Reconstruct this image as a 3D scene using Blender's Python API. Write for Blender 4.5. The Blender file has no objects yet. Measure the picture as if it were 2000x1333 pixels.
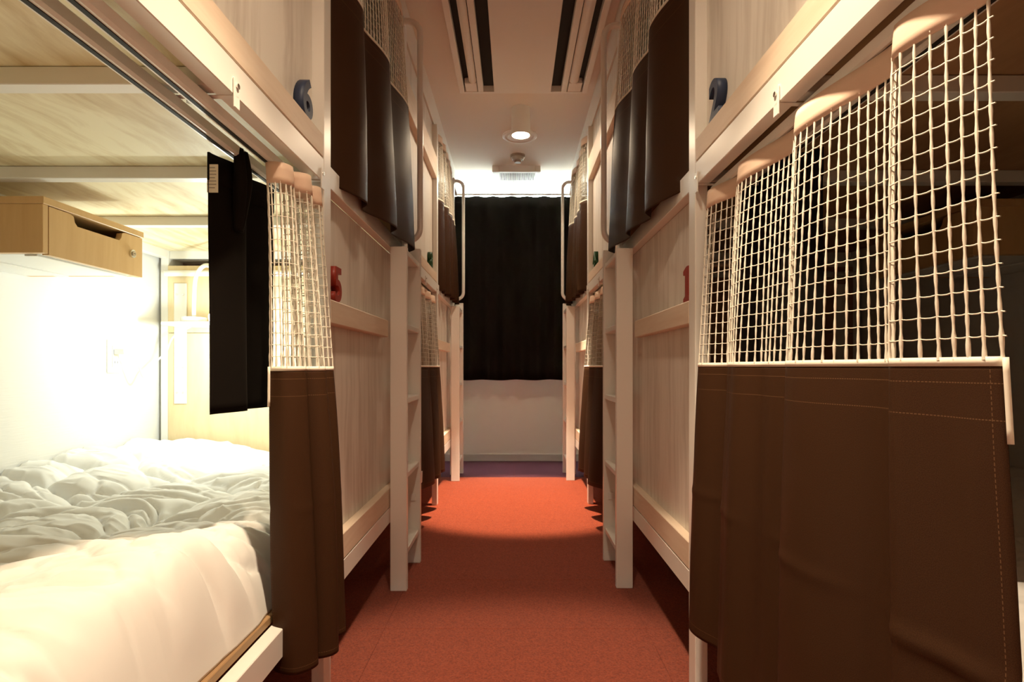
import bpy, bmesh, math, random
import numpy as np
from mathutils import Vector, Matrix, noise as mnoise

random.seed(7)
rng = np.random.default_rng(11)
scene = bpy.context.scene
COL = scene.collection
PI = math.pi

# ------------------------------------------------------------------ camera
F_PX = 1111.0
VPX, VPY = 1003.8, 718.0
cam_data = bpy.data.cameras.new('camera')
cam = bpy.data.objects.new('camera', cam_data)
COL.objects.link(cam)
cam.location = (0.006, 0.0, 0.80)
cam.rotation_euler = (PI / 2, 0, 0)
cam_data.sensor_width = 36.0
cam_data.sensor_fit = 'HORIZONTAL'
cam_data.lens = 36.0 * F_PX / 2000.0
cam_data.shift_x = -(VPX - 1000.0) / 2000.0
cam_data.shift_y = (VPY - 666.5) / 2000.0
cam_data.clip_start = 0.02
scene.camera = cam

# ------------------------------------------------------------------ world, exposure
world = bpy.data.worlds.new('world')
scene.world = world
world.use_nodes = True
wn = world.node_tree.nodes
wn['Background'].inputs['Color'].default_value = (0.93, 1.0, 0.97, 1)
wn['Background'].inputs['Strength'].default_value = 25.0
scene.view_settings.view_transform = 'Standard'
scene.view_settings.look = 'None'
scene.view_settings.gamma = 1.0
scene.view_settings.use_curve_mapping = False
scene.view_settings.exposure = 0.65

WARM = (1.0, 0.755, 0.51)
DOWN_NARROW = 310.0
DOWN_WIDE = 13.0
READING = 5.6

# ------------------------------------------------------------------ materials
MATS = {}


def new_mat(name):
    m = bpy.data.materials.new(name)
    m.use_nodes = True
    nt = m.node_tree
    b = nt.nodes['Principled BSDF']
    MATS[name] = m
    return m, nt, b


def N(nt, t, **kw):
    n = nt.nodes.new(t)
    for k, v in kw.items():
        setattr(n, k, v)
    return n


def simple(name, col, rough=0.5, metal=0.0, spec=0.5, sheen=0.0, bump=None):
    m, nt, b = new_mat(name)
    b.inputs['Base Color'].default_value = (*col, 1)
    b.inputs['Roughness'].default_value = rough
    b.inputs['Metallic'].default_value = metal
    b.inputs['Specular IOR Level'].default_value = spec
    if sheen:
        b.inputs['Sheen Weight'].default_value = sheen
        b.inputs['Sheen Roughness'].default_value = 0.4
    if bump:
        sc, st, dist = bump
        tc = N(nt, 'ShaderNodeTexCoord')
        nz = N(nt, 'ShaderNodeTexNoise')
        nz.inputs['Scale'].default_value = sc
        nz.inputs['Detail'].default_value = 4
        bp = N(nt, 'ShaderNodeBump')
        bp.inputs['Strength'].default_value = st
        bp.inputs['Distance'].default_value = dist
        nt.links.new(tc.outputs['Object'], nz.inputs['Vector'])
        nt.links.new(nz.outputs['Fac'], bp.inputs['Height'])
        nt.links.new(bp.outputs['Normal'], b.inputs['Normal'])
    return m


def wood(name, light, dark, axis, rough=0.55, freq=38.0, stretch=14.0, contrast=(0.42, 0.72), knots=0.0,
         knot_col=(0.25, 0.11, 0.04), rings=0.5, knot_scale=2.2):
    """grain runs along the given axis"""
    m, nt, b = new_mat(name)
    L = nt.links.new
    tc = N(nt, 'ShaderNodeTexCoord')
    oi = N(nt, 'ShaderNodeObjectInfo')
    mul = N(nt, 'ShaderNodeMath', operation='MULTIPLY')
    mul.inputs[1].default_value = 17.3
    L(oi.outputs['Random'], mul.inputs[0])
    add = N(nt, 'ShaderNodeVectorMath', operation='ADD')
    L(tc.outputs['Object'], add.inputs[0])
    L(mul.outputs[0], add.inputs[1])
    # gentle warp so the figure flows
    wz = N(nt, 'ShaderNodeTexNoise')
    wz.inputs['Scale'].default_value = 3.0
    wz.inputs['Detail'].default_value = 2
    L(add.outputs[0], wz.inputs['Vector'])
    wsub = N(nt, 'ShaderNodeVectorMath', operation='SUBTRACT')
    wsub.inputs[1].default_value = (0.5, 0.5, 0.5)
    L(wz.outputs['Color'], wsub.inputs[0])
    wsc = N(nt, 'ShaderNodeVectorMath', operation='SCALE')
    wsc.inputs['Scale'].default_value = 0.10 * rings
    L(wsub.outputs[0], wsc.inputs[0])
    warped = N(nt, 'ShaderNodeVectorMath', operation='ADD')
    L(add.outputs[0], warped.inputs[0])
    L(wsc.outputs[0], warped.inputs[1])
    mp = N(nt, 'ShaderNodeMapping')
    s = [1.0, 1.0, 1.0]
    s['XYZ'.index(axis)] = 1.0 / stretch
    mp.inputs['Scale'].default_value = s
    L(warped.outputs[0], mp.inputs['Vector'])
    n1 = N(nt, 'ShaderNodeTexNoise')
    n1.inputs['Scale'].default_value = freq
    n1.inputs['Detail'].default_value = 6
    n1.inputs['Roughness'].default_value = 0.6
    L(mp.outputs[0], n1.inputs['Vector'])
    n2 = N(nt, 'ShaderNodeTexNoise')
    n2.inputs['Scale'].default_value = freq * 0.22
    n2.inputs['Detail'].default_value = 3
    L(mp.outputs[0], n2.inputs['Vector'])
    mix = N(nt, 'ShaderNodeMath', operation='ADD')
    L(n1.outputs['Fac'], mix.inputs[0])
    L(n2.outputs['Fac'], mix.inputs[1])
    half = N(nt, 'ShaderNodeMath', operation='MULTIPLY')
    half.inputs[1].default_value = 0.5
    L(mix.outputs[0], half.inputs[0])
    cr = N(nt, 'ShaderNodeValToRGB')
    cr.color_ramp.elements[0].position = contrast[0]
    cr.color_ramp.elements[0].color = (*light, 1)
    cr.color_ramp.elements[1].position = contrast[1]
    cr.color_ramp.elements[1].color = (*dark, 1)
    L(half.outputs[0], cr.inputs['Fac'])
    col = cr.outputs['Color']
    if knots > 0:
        mp2 = N(nt, 'ShaderNodeMapping')
        s2 = [1.0, 1.0, 1.0]
        s2['XYZ'.index(axis)] = 0.55
        mp2.inputs['Scale'].default_value = s2
        L(warped.outputs[0], mp2.inputs['Vector'])
        vo = N(nt, 'ShaderNodeTexVoronoi')
        vo.inputs['Scale'].default_value = knot_scale
        L(mp2.outputs[0], vo.inputs['Vector'])
        k = N(nt, 'ShaderNodeValToRGB')
        k.color_ramp.elements[0].position = 0.012 * knot_scale
        k.color_ramp.elements[0].color = (1, 1, 1, 1)
        k.color_ramp.elements[1].position = 0.03 * knot_scale
        k.color_ramp.elements[1].color = (0, 0, 0, 1)
        L(vo.outputs['Distance'], k.inputs['Fac'])
        km = N(nt, 'ShaderNodeMath', operation='MULTIPLY')
        km.inputs[1].default_value = knots
        L(k.outputs['Color'], km.inputs[0])
        mx = N(nt, 'ShaderNodeMix', data_type='RGBA')
        L(km.outputs[0], mx.inputs['Factor'])
        L(col, mx.inputs[6])
        mx.inputs[7].default_value = (*knot_col, 1)
        col = mx.outputs[2]
    L(col, b.inputs['Base Color'])
    b.inputs['Roughness'].default_value = rough
    bp = N(nt, 'ShaderNodeBump')
    bp.inputs['Strength'].default_value = 0.12
    bp.inputs['Distance'].default_value = 0.002
    L(n1.outputs['Fac'], bp.inputs['Height'])
    L(bp.outputs['Normal'], b.inputs['Normal'])
    return m


def carpet(name, c1, c2):
    m, nt, b = new_mat(name)
    L = nt.links.new
    tc = N(nt, 'ShaderNodeTexCoord')
    n1 = N(nt, 'ShaderNodeTexNoise')
    n1.inputs['Scale'].default_value = 190
    n1.inputs['Detail'].default_value = 5
    n1.inputs['Roughness'].default_value = 0.75
    L(tc.outputs['Object'], n1.inputs['Vector'])
    cr = N(nt, 'ShaderNodeValToRGB')
    cr.color_ramp.elements[0].position = 0.36
    cr.color_ramp.elements[0].color = (*c2, 1)
    cr.color_ramp.elements[1].position = 0.60
    cr.color_ramp.elements[1].color = (*c1, 1)
    L(n1.outputs['Fac'], cr.inputs['Fac'])
    L(cr.outputs['Color'], b.inputs['Base Color'])
    b.inputs['Roughness'].default_value = 0.95
    b.inputs['Specular IOR Level'].default_value = 0.1
    b.inputs['Sheen Weight'].default_value = 0.15
    bp = N(nt, 'ShaderNodeBump')
    bp.inputs['Strength'].default_value = 0.9
    bp.inputs['Distance'].default_value = 0.006
    L(n1.outputs['Fac'], bp.inputs['Height'])
    L(bp.outputs['Normal'], b.inputs['Normal'])
    return m


def wallpaper(name, col, axis='Z'):
    m, nt, b = new_mat(name)
    L = nt.links.new
    tc = N(nt, 'ShaderNodeTexCoord')
    mp = N(nt, 'ShaderNodeMapping')
    mp.inputs['Scale'].default_value = (18, 18, 220)
    L(tc.outputs['Object'], mp.inputs['Vector'])
    n1 = N(nt, 'ShaderNodeTexNoise')
    n1.inputs['Scale'].default_value = 1.0
    n1.inputs['Detail'].default_value = 3
    L(mp.outputs[0], n1.inputs['Vector'])
    b.inputs['Base Color'].default_value = (*col, 1)
    b.inputs['Roughness'].default_value = 0.8
    bp = N(nt, 'ShaderNodeBump')
    bp.inputs['Strength'].default_value = 0.35
    bp.inputs['Distance'].default_value = 0.0015
    L(n1.outputs['Fac'], bp.inputs['Height'])
    L(bp.outputs['Normal'], b.inputs['Normal'])
    return m


def cloth_mat(name, col, stitch=None, rough=0.42, sheen=0.25, sheen_col=(0.6, 0.42, 0.3)):
    """uv: x metres from the edge, y metres below the top of the cloth"""
    m, nt, b = new_mat(name)
    L = nt.links.new
    uv = N(nt, 'ShaderNodeTexCoord')
    wv = N(nt, 'ShaderNodeTexNoise')
    wv.inputs['Scale'].default_value = 900
    wv.inputs['Detail'].default_value = 2
    L(uv.outputs['UV'], wv.inputs['Vector'])
    cr = N(nt, 'ShaderNodeValToRGB')
    cr.color_ramp.elements[0].position = 0.35
    cr.color_ramp.elements[0].color = (col[0] * 0.75, col[1] * 0.75, col[2] * 0.75, 1)
    cr.color_ramp.elements[1].position = 0.7
    cr.color_ramp.elements[1].color = (col[0] * 1.25, col[1] * 1.25, col[2] * 1.25, 1)
    L(wv.outputs['Fac'], cr.inputs['Fac'])
    out = cr.outputs['Color']
    if stitch:
        sep = N(nt, 'ShaderNodeSeparateXYZ')
        L(uv.outputs['UV'], sep.inputs[0])
        dash = N(nt, 'ShaderNodeMath', operation='FRACT')
        dm = N(nt, 'ShaderNodeMath', operation='MULTIPLY')
        dm.inputs[1].default_value = 230.0
        L(sep.outputs['X'], dm.inputs[0])
        L(dm.outputs[0], dash.inputs[0])
        dgt = N(nt, 'ShaderNodeMath', operation='LESS_THAN')
        dgt.inputs[1].default_value = 0.68
        L(dash.outputs[0], dgt.inputs[0])
        total = None
        for v in stitch:
            cmp = N(nt, 'ShaderNodeMath', operation='COMPARE')
            cmp.inputs[1].default_value = v
            cmp.inputs[2].default_value = 0.00055
            L(sep.outputs['Y'], cmp.inputs[0])
            if total is None:
                total = cmp
            else:
                a = N(nt, 'ShaderNodeMath', operation='MAXIMUM')
                L(total.outputs[0], a.inputs[0])
                L(cmp.outputs[0], a.inputs[1])
                total = a
        hs = N(nt, 'ShaderNodeMath', operation='MULTIPLY')
        L(total.outputs[0], hs.inputs[0])
        L(dgt.outputs[0], hs.inputs[1])
        # stitched side edge
        dash2 = N(nt, 'ShaderNodeMath', operation='FRACT')
        dm2 = N(nt, 'ShaderNodeMath', operation='MULTIPLY')
        dm2.inputs[1].default_value = 200.0
        L(sep.outputs['Y'], dm2.inputs[0])
        L(dm2.outputs[0], dash2.inputs[0])
        dgt2 = N(nt, 'ShaderNodeMath', operation='LESS_THAN')
        dgt2.inputs[1].default_value = 0.6
        L(dash2.outputs[0], dgt2.inputs[0])
        ce = N(nt, 'ShaderNodeMath', operation='COMPARE')
        ce.inputs[1].default_value = 0.016
        ce.inputs[2].default_value = 0.0006
        L(sep.outputs['X'], ce.inputs[0])
        vs = N(nt, 'ShaderNodeMath', operation='MULTIPLY')
        L(ce.outputs[0], vs.inputs[0])
        L(dgt2.outputs[0], vs.inputs[1])
        mxm = N(nt, 'ShaderNodeMath', operation='MAXIMUM')
        L(hs.outputs[0], mxm.inputs[0])
        L(vs.outputs[0], mxm.inputs[1])
        mx = N(nt, 'ShaderNodeMix', data_type='RGBA')
        L(mxm.outputs[0], mx.inputs['Factor'])
        L(out, mx.inputs[6])
        mx.inputs[7].default_value = (0.14, 0.075, 0.036, 1)
        out = mx.outputs[2]
    L(out, b.inputs['Base Color'])
    b.inputs['Roughness'].default_value = rough
    b.inputs['Specular IOR Level'].default_value = 0.10
    b.inputs['Sheen Weight'].default_value = sheen
    b.inputs['Sheen Roughness'].default_value = 0.35
    b.inputs['Sheen Tint'].default_value = (*sheen_col, 1)
    bp = N(nt, 'ShaderNodeBump')
    bp.inputs['Strength'].default_value = 0.15
    bp.inputs['Distance'].default_value = 0.0006
    L(wv.outputs['Fac'], bp.inputs['Height'])
    L(bp.outputs['Normal'], b.inputs['Normal'])
    return m


def emit(name, col, strength):
    m, nt, b = new_mat(name)
    b.inputs['Base Color'].default_value = (*col, 1)
    b.inputs['Emission Color'].default_value = (*col, 1)
    b.inputs['Emission Strength'].default_value = strength
    return m


simple('white_steel', (0.86, 0.85, 0.80), 0.32)
simple('white_plastic', (0.85, 0.85, 0.82), 0.35)
simple('ac_white', (0.86, 0.83, 0.77), 0.45)
simple('dark_slot', (0.012, 0.011, 0.010), 0.7)
simple('bounce_tinted_ceiling', (0.80, 0.73, 0.64), 0.9, bump=(160, 0.25, 0.002))  # white ceiling with the carpet's warm bounce light tinted into its colour
wallpaper('wallpaper', (0.82, 0.81, 0.77))
simple('baseboard_grey', (0.55, 0.53, 0.50), 0.5)
simple('chrome', (0.75, 0.74, 0.70), 0.22, metal=1.0)
wood('whitewash_panel', (0.82, 0.78, 0.71), (0.57, 0.51, 0.44), 'Z', freq=46, stretch=18, contrast=(0.46, 0.70), knots=0.45,
     knot_col=(0.45, 0.33, 0.22), rings=0.7)
wood('pine_board', (0.82, 0.70, 0.56), (0.70, 0.55, 0.41), 'Y', freq=70, stretch=18, contrast=(0.38, 0.70))
wood('plywood_x', (0.93, 0.85, 0.60), (0.58, 0.42, 0.19), 'Y', freq=32, stretch=8, contrast=(0.45, 0.67), knots=0.6,
     knot_col=(0.42, 0.24, 0.08), rings=1.4, knot_scale=2.6)
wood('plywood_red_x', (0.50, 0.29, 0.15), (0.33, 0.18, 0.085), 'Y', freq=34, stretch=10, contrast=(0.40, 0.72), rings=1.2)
wood('plywood_z', (0.82, 0.68, 0.42), (0.66, 0.48, 0.25), 'Z', freq=26, stretch=9, contrast=(0.45, 0.76), knots=0.8,
     knot_col=(0.35, 0.16, 0.05), rings=1.0, knot_scale=3.2)
wood('maple_z', (0.72, 0.47, 0.22), (0.64, 0.39, 0.17), 'Z', freq=60, stretch=14, rough=0.4)
wood('base_edge', (0.40, 0.25, 0.12), (0.30, 0.17, 0.08), 'Y', freq=60, stretch=14)
carpet('carpet_orange', (0.45, 0.085, 0.034), (0.22, 0.032, 0.013))
carpet('carpet_purple', (0.125, 0.022, 0.046), (0.065, 0.010, 0.024))
cloth_mat('brown_cloth', (0.050, 0.0225, 0.0100), stitch=(0.018, 0.052, 0.575), rough=0.50, sheen=0.0)
cloth_mat('black_cloth', (0.008, 0.006, 0.0045), rough=0.85, sheen=0.02)
simple('peach_band', (0.86, 0.65, 0.50), 0.8, bump=(700, 0.3, 0.0006))
simple('net_cord', (0.90, 0.86, 0.74), 0.6)
simple('label_paper', (0.80, 0.76, 0.64), 0.7)
simple('label_ink', (0.35, 0.32, 0.27), 0.8)
simple('duvet_white', (0.86, 0.86, 0.83), 0.8, spec=0.2, sheen=0.2)
simple('navy_paint', (0.012, 0.027, 0.075), 0.5)
simple('red_paint', (0.32, 0.024, 0.010), 0.45)
simple('green_paint', (0.012, 0.075, 0.022), 0.45)
simple('detector_plastic', (0.42, 0.36, 0.28), 0.5)
simple('ring_metal', (0.55, 0.45, 0.33), 0.4, metal=0.3)
emit('downlight_glow', (1.0, 0.86, 0.62), 40.0)
emit('lamp_glow', (0.95, 1.0, 0.95), 10.0)
m, nt, b = new_mat('glass')
b.inputs['Base Color'].default_value = (0.95, 1, 0.98, 1)
b.inputs['Transmission Weight'].default_value = 1.0
b.inputs['Roughness'].default_value = 0.0
b.inputs['IOR'].default_value = 1.05

# ------------------------------------------------------------------ mesh helpers
WORLD = {}


def wloc(o):
    return WORLD[o.name] if o is not None else Vector((0, 0, 0))


def place(o, parent, origin):
    COL.objects.link(o)
    WORLD[o.name] = Vector(origin)
    if parent is not None:
        o.parent = parent
        o.location = Vector(origin) - wloc(parent)
    else:
        o.location = origin


def tag(o, label=None, cat=None, group=None, kind=None):
    if label:
        o['label'] = label
    if cat:
        o['category'] = cat
    if group:
        o['group'] = group
    if kind:
        o['kind'] = kind
    return o


def empty(name, loc, label, cat, group=None):
    o = bpy.data.objects.new(name, None)
    o.empty_display_size = 0.05
    place(o, None, loc)
    return tag(o, label, cat, group)


def from_bm(name, bm, mat, parent=None, origin=None, smooth=False):
    if origin is None:
        if bm.verts:
            cs = [v.co for v in bm.verts]
            origin = Vector([(min(c[i] for c in cs) + max(c[i] for c in cs)) / 2 for i in range(3)])
            if parent is None:
                origin.z = min(c[2] for c in cs)
        else:
            origin = Vector((0, 0, 0))
    origin = Vector(origin)
    bmesh.ops.translate(bm, verts=bm.verts, vec=-origin)
    me = bpy.data.meshes.new(name)
    bm.normal_update()
    bm.to_mesh(me)
    bm.free()
    me.materials.append(MATS[mat])
    if smooth:
        for p in me.polygons:
            p.use_smooth = True
    o = bpy.data.objects.new(name, me)
    place(o, parent, origin)
    return o


def add_box(bm, x0, x1, y0, y1, z0, z1, bevel=0.0, seg=1):
    r = bmesh.ops.create_cube(bm, size=1.0)
    vs = r['verts']
    c = Vector(((x0 + x1) / 2, (y0 + y1) / 2, (z0 + z1) / 2))
    d = (abs(x1 - x0), abs(y1 - y0), abs(z1 - z0))
    for v in vs:
        v.co = Vector((v.co.x * d[0], v.co.y * d[1], v.co.z * d[2])) + c
    if bevel > 0:
        es = list({e for v in vs for e in v.link_edges})
        bmesh.ops.bevel(bm, geom=es, offset=min(bevel, 0.45 * min(d)), segments=seg, affect='EDGES', profile=0.6)
    return vs


def box(name, x0, x1, y0, y1, z0, z1, mat, parent=None, bevel=0.0015, seg=1):
    bm = bmesh.new()
    add_box(bm, x0, x1, y0, y1, z0, z1, bevel, seg)
    return from_bm(name, bm, mat, parent)


def add_cyl(bm, c, r, h, axis='Z', n=24, r2=None):
    """cylinder centred at c"""
    ret = bmesh.ops.create_cone(bm, cap_ends=True, segments=n, radius1=r, radius2=r if r2 is None else r2, depth=h)
    M = Matrix.Identity(3)
    if axis == 'X':
        M = Matrix.Rotation(PI / 2, 3, 'Y')
    elif axis == 'Y':
        M = Matrix.Rotation(PI / 2, 3, 'X')
    for v in ret['verts']:
        v.co = M @ v.co + Vector(c)
    return ret['verts']


def cyl(name, c, r, h, axis, mat, parent=None, n=24, r2=None):
    bm = bmesh.new()
    add_cyl(bm, c, r, h, axis, n, r2)
    o = from_bm(name, bm, mat, parent)
    shade_auto(o)
    return o


def shade_auto(o, ang=0.6):
    me = o.data
    for p in me.polygons:
        p.use_smooth = True
    bm = bmesh.new()
    bm.from_mesh(me)
    for e in bm.edges:
        if len(e.link_faces) == 2 and e.calc_face_angle(0) > ang:
            e.smooth = False
    bm.to_mesh(me)
    bm.free()


def catmull(pts, per=8):
    pts = [Vector(p) for p in pts]
    out = []
    for i in range(len(pts) - 1):
        p0 = pts[max(i - 1, 0)]
        p1, p2 = pts[i], pts[i + 1]
        p3 = pts[min(i + 2, len(pts) - 1)]
        for k in range(per):
            t = k / per
            out.append(0.5 * ((2 * p1) + (-p0 + p2) * t + (2 * p0 - 5 * p1 + 4 * p2 - p3) * t * t
                              + (-p0 + 3 * p1 - 3 * p2 + p3) * t ** 3))
    out.append(pts[-1])
    return out


def sweep(bm, pts, r, n=8, caps=True):
    """tube through pts; r a number or a list"""
    pts = [Vector(p) for p in pts]
    rings = []
    up = None
    for i, p in enumerate(pts):
        a = pts[max(i - 1, 0)]
        b_ = pts[min(i + 1, len(pts) - 1)]
        t = (b_ - a)
        if t.length < 1e-9:
            t = Vector((0, 0, 1))
        t.normalize()
        if up is None:
            up = t.orthogonal().normalized()
        up = (up - t * up.dot(t))
        if up.length < 1e-6:
            up = t.orthogonal()
        up.normalize()
        sd = t.cross(up)
        rr = r[i] if isinstance(r, (list, tuple)) else r
        rings.append([bm.verts.new(p + (up * math.cos(2 * PI * k / n) + sd * math.sin(2 * PI * k / n)) * rr) for k in range(n)])
    for i in range(len(rings) - 1):
        for k in range(n):
            bm.faces.new((rings[i][k], rings[i][(k + 1) % n], rings[i + 1][(k + 1) % n], rings[i + 1][k]))
    if caps:
        bm.faces.new(rings[0][::-1])
        bm.faces.new(rings[-1])


def tube(name, pts, r, mat, parent=None, n=12):
    bm = bmesh.new()
    sweep(bm, pts, r, n)
    bmesh.ops.recalc_face_normals(bm, faces=bm.faces)
    o = from_bm(name, bm, mat, parent)
    shade_auto(o, 0.9)
    return o


def prism(name, poly, axis, a, b_, mat, parent=None, bevel=0.0):
    """extrude a 2D polygon along an axis from a to b. poly in the remaining two axes (order xyz)."""
    bm = bmesh.new()

    def mk(p, t):
        if axis == 'X':
            return (t, p[0], p[1])
        if axis == 'Y':
            return (p[0], t, p[1])
        return (p[0], p[1], t)
    v0 = [bm.verts.new(mk(p, a)) for p in poly]
    v1 = [bm.verts.new(mk(p, b_)) for p in poly]
    bm.faces.new(v0)
    bm.faces.new(v1[::-1])
    n = len(poly)
    for i in range(n):
        bm.faces.new((v0[i], v1[i], v1[(i + 1) % n], v0[(i + 1) % n]))
    bmesh.ops.recalc_face_normals(bm, faces=bm.faces)
    if bevel:
        bmesh.ops.bevel(bm, geom=list(bm.edges), offset=bevel, segments=1, affect='EDGES')
    return from_bm(name, bm, mat, parent)


# ------------------------------------------------------------------ dimensions
CEIL = 2.374
WALLX = 1.416
YEND = 4.852
YBACK = -1.70
XP = 0.440          # corridor face of posts and rails
XI = 0.470          # inner face of posts and rails
XPAN = 0.468        # corridor face of panels

# ------------------------------------------------------------------ room shell
fl = box('floor', -1.6, 1.6, YBACK - 0.1, YEND + 0.1, -0.06, -0.006, 'carpet_orange', None, 0)
tag(fl, kind='structure')
T = 0.40
tile_meshes = {}
xs = [-0.39 - T, -0.39, 0.01, 0.41]
k0 = int(math.floor((YBACK - 3.34) / T))
for k in range(k0, 5):
    y0 = 3.34 + k * T
    if y0 + T < 0.1 or y0 > YEND - 0.05:
        continue
    y1 = min(y0 + T, YEND - 0.002)
    matn = 'carpet_purple' if y0 > 4.1 else 'carpet_orange'
    for x0 in xs:
        key = (matn, round(y1 - y0, 3))
        if key not in tile_meshes:
            o = box('carpet_tile', x0 + 0.0003, x0 + T - 0.0003, y0 + 0.0003, y1 - 0.0003, -0.006, 0.0, matn, fl, 0.0006)
            tile_meshes[key] = o.data
        else:
            o = bpy.data.objects.new('carpet_tile', tile_meshes[key])
            place(o, fl, (x0 + T / 2, (y0 + y1) / 2, -0.003))

tag(box('ceiling', -1.6, 1.6, YBACK - 0.1, YEND + 0.1, CEIL, CEIL + 0.08, 'bounce_tinted_ceiling', None, 0), kind='structure')
tag(box('wall_left', -WALLX - 0.1, -WALLX, YBACK - 0.1, YEND + 0.1, 0, CEIL, 'wallpaper', None, 0), kind='structure')
tag(box('wall_right', WALLX, WALLX + 0.1, YBACK - 0.1, YEND + 0.1, 0, CEIL, 'wallpaper', None, 0), kind='structure')
tag(box('wall_front', -WALLX, WALLX, YBACK - 0.1, YBACK, 0, CEIL, 'wallpaper', None, 0), kind='structure')
# end wall with its window opening
WX, WZ0, WZ1 = 0.58, 0.745, 2.370
bm = bmesh.new()
add_box(bm, -WALLX, -WX, YEND, YEND + 0.12, 0, CEIL)
add_box(bm, WX, WALLX, YEND, YEND + 0.12, 0, CEIL)
add_box(bm, -WX, WX, YEND, YEND + 0.12, 0, WZ0)
add_box(bm, -WX, WX, YEND, YEND + 0.12, WZ1, CEIL)
tag(from_bm('wall_back', bm, 'wallpaper'), kind='structure')
bm = bmesh.new()
add_box(bm, -WX, -WX + 0.04, YEND + 0.05, YEND + 0.10, WZ0, WZ1, 0.002)
add_box(bm, WX - 0.04, WX, YEND + 0.05, YEND + 0.10, WZ0, WZ1, 0.002)
add_box(bm, -WX + 0.04, WX - 0.04, YEND + 0.05, YEND + 0.10, WZ0, WZ0 + 0.04, 0.002)
add_box(bm, -WX + 0.04, WX - 0.04, YEND + 0.05, YEND + 0.10, WZ1 - 0.012, WZ1, 0.002)
add_box(bm, -0.025, 0.025, YEND + 0.055, YEND + 0.095, WZ0 + 0.04, WZ1 - 0.012, 0.002)
win = tag(from_bm('window_1', bm, 'white_steel'), kind='structure')
for sx in (-1, 1):
    a, c = sorted((sx * 0.025, sx * (WX - 0.04)))
    box('pane', a, c, YEND + 0.072, YEND + 0.077, WZ0 + 0.04, WZ1 - 0.012, 'glass', win, 0)
tag(box('baseboard_back', -WALLX, WALLX, YEND - 0.009, YEND, 0, 0.06, 'baseboard_grey', None, 0.002), kind='structure')
for sx, n in ((-1, 'trim_1'), (1, 'trim_2')):
    a, c = sorted((sx * 0.461, sx * 0.486))
    tag(box(n, a, c, 0.30, YEND, 2.224, CEIL, 'bounce_tinted_ceiling', None, 0.001), kind='structure')

# ------------------------------------------------------------------ bunk beds
BEDS = []
LEN = 1.96


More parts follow.
